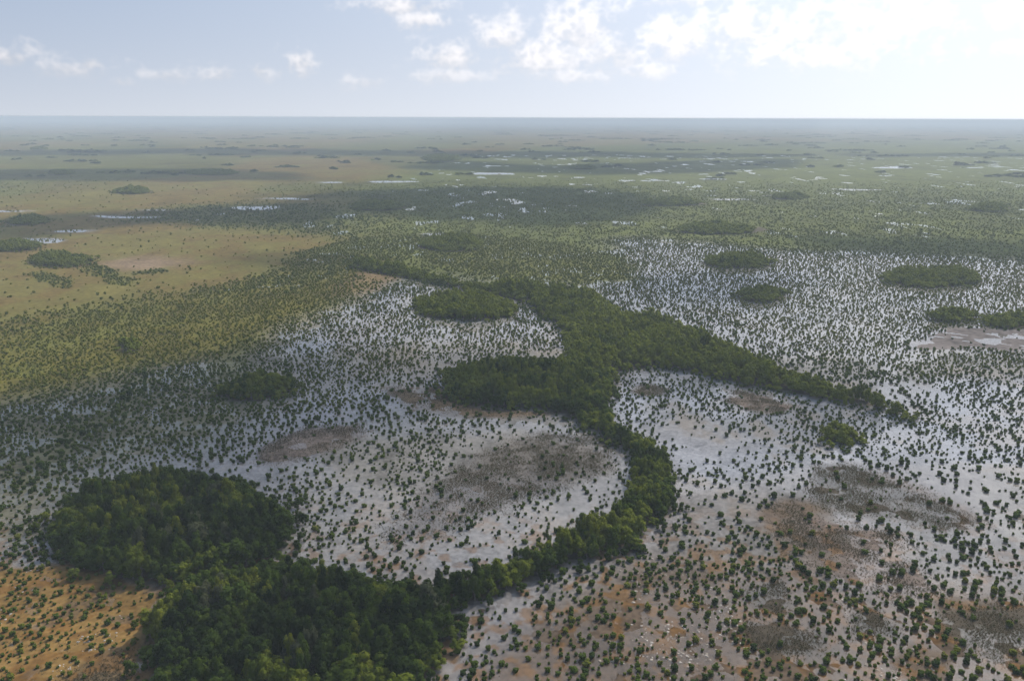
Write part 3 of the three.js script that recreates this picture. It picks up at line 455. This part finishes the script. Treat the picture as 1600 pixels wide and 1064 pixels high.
// the trees: the 300 that show largest are things of their own, the rest one mass
{
  const shapes = [1, 2, 3, 4].map((k) => treeShape(100 + k * 17, 1300, 0.37)), light = [5, 6, 7, 8].map((k) => treeShape(200 + k * 13, 300, 0.72));
  const near = trees.filter((p) => seen(p) && FOREST[p.where]).sort((a, b) => dist(a) / a.s - dist(b) / b.s).slice(0, 300), own = new Set(near);
  const tones = [[0.021, 0.038, 0.006], [0.056, 0.086, 0.009], [0.150, 0.168, 0.016], [0.085, 0.092, 0.045]].map((c) => leafMaterial(...c)), words = ['dark green', 'mid green', 'olive green', 'grey green'];
  const protos = shapes.map((s) => tones.map((m, k) => { const g = thing('mangrove_tree'); part(g, 'trunk', s.trunk, bark); part(g, 'crown', s.crown, m); return g; }));
  const WHERE = { 'round thicket': 'in the round thicket beside the rust mud', 'wide thicket': 'in the wide thicket beside the belt', 'tree belt': 'in the winding belt of trees', 'mid thicket': 'in the blunt thicket joining the belt', 'long thicket': 'in the long pointed thicket', 'small thicket': 'in the small lone thicket', 'oval thicket': 'in the oval thicket' };
  for (const p of near) {
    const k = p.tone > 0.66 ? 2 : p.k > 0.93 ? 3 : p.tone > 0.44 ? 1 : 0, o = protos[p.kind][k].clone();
    o.name = numbered('mangrove_tree'); o.position.set(p.x, p.y, p.z); o.rotation.y = p.turn; o.scale.set(p.wide, p.s, p.wide);
    const size = p.s > 1.05 ? 'tall ' : 'low ', rim = p.d < 3.5 ? ' at the rim' : '';
    o.userData = { label: size + words[k] + ' mangrove tree' + rim + ' ' + WHERE[p.where].replace(rim ? /^in/ : /^$/, 'of'), category: 'tree', group: size + words[k] + ' trees' + rim + ' of the ' + p.where };
    scene.add(o);
  }
  const rest = trees.filter((p) => !own.has(p)), woods = stuff('mangrove_woodland', 'mass of green mangrove trees filling the farther thickets and tree islands', 'woodland');
  for (let k = 0; k < 4; k++) {
    const close = rest.filter((p) => p.kind === k && dist(p) < 330), away = rest.filter((p) => p.kind === k && dist(p) >= 330);
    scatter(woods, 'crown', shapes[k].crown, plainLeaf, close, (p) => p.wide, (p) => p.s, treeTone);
    scatter(woods, 'trunk', shapes[k].trunk, bark, close, (p) => p.wide, (p) => p.s);
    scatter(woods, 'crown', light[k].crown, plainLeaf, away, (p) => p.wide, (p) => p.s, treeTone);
  }
}
// the shrubs likewise
{
  const shapes = [1, 2, 3, 4].map((k) => shrubShape(300 + k * 11, 260, 0.19)), light = [5, 6, 7, 8].map((k) => shrubShape(400 + k * 7, 70, 0.34));
  const near = shrubs.filter(seen).sort((a, b) => dist(a) / a.s - dist(b) / b.s).slice(0, 300), own = new Set(near);
  const tones = [[0.036, 0.060, 0.010], [0.072, 0.105, 0.013], [0.140, 0.150, 0.018]].map((c) => leafMaterial(...c)), words = ['dark green', 'mid green', 'olive green'];
  const protos = shapes.map((s) => tones.map((m) => { const g = thing('mangrove_shrub'); part(g, 'stem', s.trunk, bark); part(g, 'foliage', s.crown, m); return g; }));
  const WHERE = { orange: 'on the rust mud beside the round thicket', brown: 'on the brown mud flat', marl: 'in pale shallow water' };
  for (const p of near) {
    const k = p.tone > 0.62 ? 2 : p.tone > 0.35 ? 1 : 0, o = protos[p.kind][k].clone();
    o.name = numbered('mangrove_shrub'); o.position.set(p.x, p.y, p.z); o.rotation.y = p.turn; o.scale.set(p.s, p.s * p.tall, p.s);
    const size = p.s > 1.75 ? 'large ' : p.s > 1.3 ? 'middling ' : 'small ', near = p.g > 0.15 ? 'in sedge ' : trees.some((t) => Math.hypot(t.x - p.x, t.z - p.z) < 9) ? 'by a thicket ' : '';
    o.userData = { label: size + words[k] + ' mangrove shrub ' + near + WHERE[p.zone], category: 'shrub', group: size + words[k] + ' shrubs ' + near + WHERE[p.zone] };
    scene.add(o);
  }
  const rest = shrubs.filter((p) => !own.has(p)), mass = stuff('mangrove_scrub', 'countless small mangrove shrubs dotted over the shallow marsh', 'scrub');
  for (let k = 0; k < 4; k++) {
    scatter(mass, 'foliage', shapes[k].crown, plainLeaf, rest.filter((p) => p.kind === k && dist(p) < 300), (p) => p.s, (p) => p.s * p.tall, shrubTone);
    scatter(mass, 'foliage', light[k].crown, plainLeaf, rest.filter((p) => p.kind === k && dist(p) >= 300), (p) => p.s, (p) => p.s * p.tall, shrubTone);
  }
}
// sedge standing in the shallows
{
  const r = rng(77), pos = [];
  for (let i = 0; i < 20; i++) {
    const a = r() * 6.283, d = r() * 0.25, x = Math.cos(a) * d, z = Math.sin(a) * d, b = r() * 6.283, lean = 0.15 + r() * 0.45, h = 0.5 + r() * 0.5, w = 0.022;
    const tx = x + Math.cos(a) * lean, tz = z + Math.sin(a) * lean;
    pos.push(x - Math.cos(b) * w, -0.1, z - Math.sin(b) * w, x + Math.cos(b) * w, -0.1, z + Math.sin(b) * w, tx, h, tz);
  }
  const g = new THREE.BufferGeometry(); g.setAttribute('position', new THREE.Float32BufferAttribute(pos, 3)); g.computeVertexNormals();
  const o = scatter(scene, 'sedge', g, new THREE.MeshPhysicalMaterial({ color: 0xffffff, roughness: 0.95, specularIntensity: 0.2, transmission: 0.4, thickness: 0 }), tufts, (p) => p.s, (p) => p.s, (p) => mix3([0.05, 0.055, 0.02], [0.13, 0.10, 0.058], p.tone));
  o.userData = { kind: 'stuff', label: 'thin brown and green sedge standing in dark patches of the shallows', category: 'sedge' };
}
// pale limestone rubble on the mud
{
  const r = rng(99), list = [], here2 = new Float32Array(N);
  for (let i = 0; i < 60000 && list.length < 1500; i++) {
    const z = -108 - r() * 85, x = (r() - 0.5) * 250, t = TILES[0];
    ground(t, x, z, here2);
    const heap = smoothstep(fbm(x / 9, z / 9, 3, 121), 0.53, 0.68);
    if (here2[0] - here2[2] < 0.03 || here2[8] > 0.1 || here2[6] > 0.3 || r() > heap) continue;
    list.push({ x, z, y: Math.max(height(t, x, z), -0.02), s: 0.1 + 0.28 * r() * r(), turn: r() * 6.283, tone: r() });
  }
  const g = new THREE.IcosahedronGeometry(1, 1), p = g.attributes.position;
  for (let i = 0; i < p.count; i++) { const k = 0.7 + 0.5 * hash2(Math.round(p.getX(i) * 50), Math.round(p.getY(i) * 50) + 99 * Math.round(p.getZ(i) * 50), 3); p.setXYZ(i, p.getX(i) * k * 1.3, p.getY(i) * k * 0.5, p.getZ(i) * k); }
  g.computeVertexNormals();
  const o = scatter(scene, 'limestone_rubble', g, new THREE.MeshStandardMaterial({ color: 0xffffff, roughness: 0.95 }), list, (q) => q.s, (q) => q.s, (q) => mix3([0.2, 0.165, 0.13], [0.42, 0.37, 0.32], q.tone));
  o.userData = { kind: 'stuff', label: 'scattered pale limestone rubble on the rust and brown mud', category: 'rubble' };
}
// far tree islands out on the plain
{
  const r = rng(555), list = [], shape = treeShape(901, 160, 1.0);
  for (let i = 0; i < 560; i++) {
    const d = 1400 * Math.pow(9, Math.pow(r(), 0.8)), x = (r() - 0.5) * 1.5 * d, z = -d, len = (8 + r() * r() * r() * 70) * (1 + d / 5000), wide = 5 + r() * 9 + len * 0.08, slant = (r() - 0.5) * 0.25, n = Math.min(90, Math.round((len * wide) / 34));
    if (-z < 1500 && x < 0 && x > -500 && r() < 0.5) continue;
    for (let k = 0; k < n; k++) {
      const a = r() * 6.283, q = Math.sqrt(r()), dx = Math.cos(a) * q * len;
      list.push({ x: x + dx, z: z + Math.sin(a) * q * wide + dx * slant, y: 0, s: (0.4 + 0.5 * (1 - q * q)) * (0.8 + r() * 0.5) * (1 + d / 16000), wide: 1.8 + r() * 1.6 + d / 5000, turn: r() * 6.283, tone: r() * 0.8 });
    }
  }
  const o = scatter(scene, 'far_tree_islands', shape.crown, plainLeaf, list, (p) => p.wide, (p) => p.s, treeTone);
  o.userData = { kind: 'stuff', label: 'far-off tree islands fading into haze across the plain', category: 'woodland' };
  console.log('far', list.length);
}
// the fair-weather clouds, outside the picture, whose shadows lie on the marsh
{
  const BASE = 900, run = BASE / Math.tan(SUN_EL * rad), ox = run * Math.sin(SUN_AZ * rad), oz = -run * Math.cos(SUN_AZ * rad);
  const vapour = new THREE.MeshPhysicalMaterial({ color: 0xffffff, roughness: 1, specularIntensity: 0, transmission: 0.5, thickness: 0 });
  SHADED.forEach((at, n) => {
    const r = rng(700 + n), b = boxed(at, 0), span = Math.min(b[1] - b[0], b[3] - b[2]), size = clamp(span / 9, 7, 110), puffs = [];
    for (let z = b[2]; z <= b[3]; z += size * 0.8) for (let x = b[0]; x <= b[1]; x += size * 0.8) {
      const px = x + (r() - 0.5) * size, pz = z + (r() - 0.5) * size, d = edge(at, px, pz) + (fbm(px / size / 3, pz / size / 3, 3, 130 + n) - 0.5) * size * 2.5;
      if (d < size * 0.8) continue;
      const g = new THREE.IcosahedronGeometry(size * (0.6 + 0.5 * smoothstep(d, size * 0.5, size * 2.5) + r() * 0.2), 2), p = g.attributes.position;
      for (let i = 0; i < p.count; i++) { const k = 0.78 + 0.44 * noise3(p.getX(i) / size * 2.2 + 50, p.getY(i) / size * 2.2 + 50, p.getZ(i) / size * 2.2 + 50, n); p.setXYZ(i, p.getX(i) * k, p.getY(i) * k * 0.6, p.getZ(i) * k); }
      g.deleteAttribute('uv'); g.computeVertexNormals(); g.translate(px + ox, BASE + r() * size * 0.5, pz + oz);
      puffs.push(g);
    }
    const o = new THREE.Mesh(mergeGeometries(puffs), vapour);
    o.name = numbered('cloud'); o.castShadow = true; o.userData = { kind: 'structure', label: 'white fair-weather cloud drifting above the marsh', category: 'cloud', group: 'clouds above the marsh' };
    scene.add(o);
  });
}

renderer.render(scene, camera);
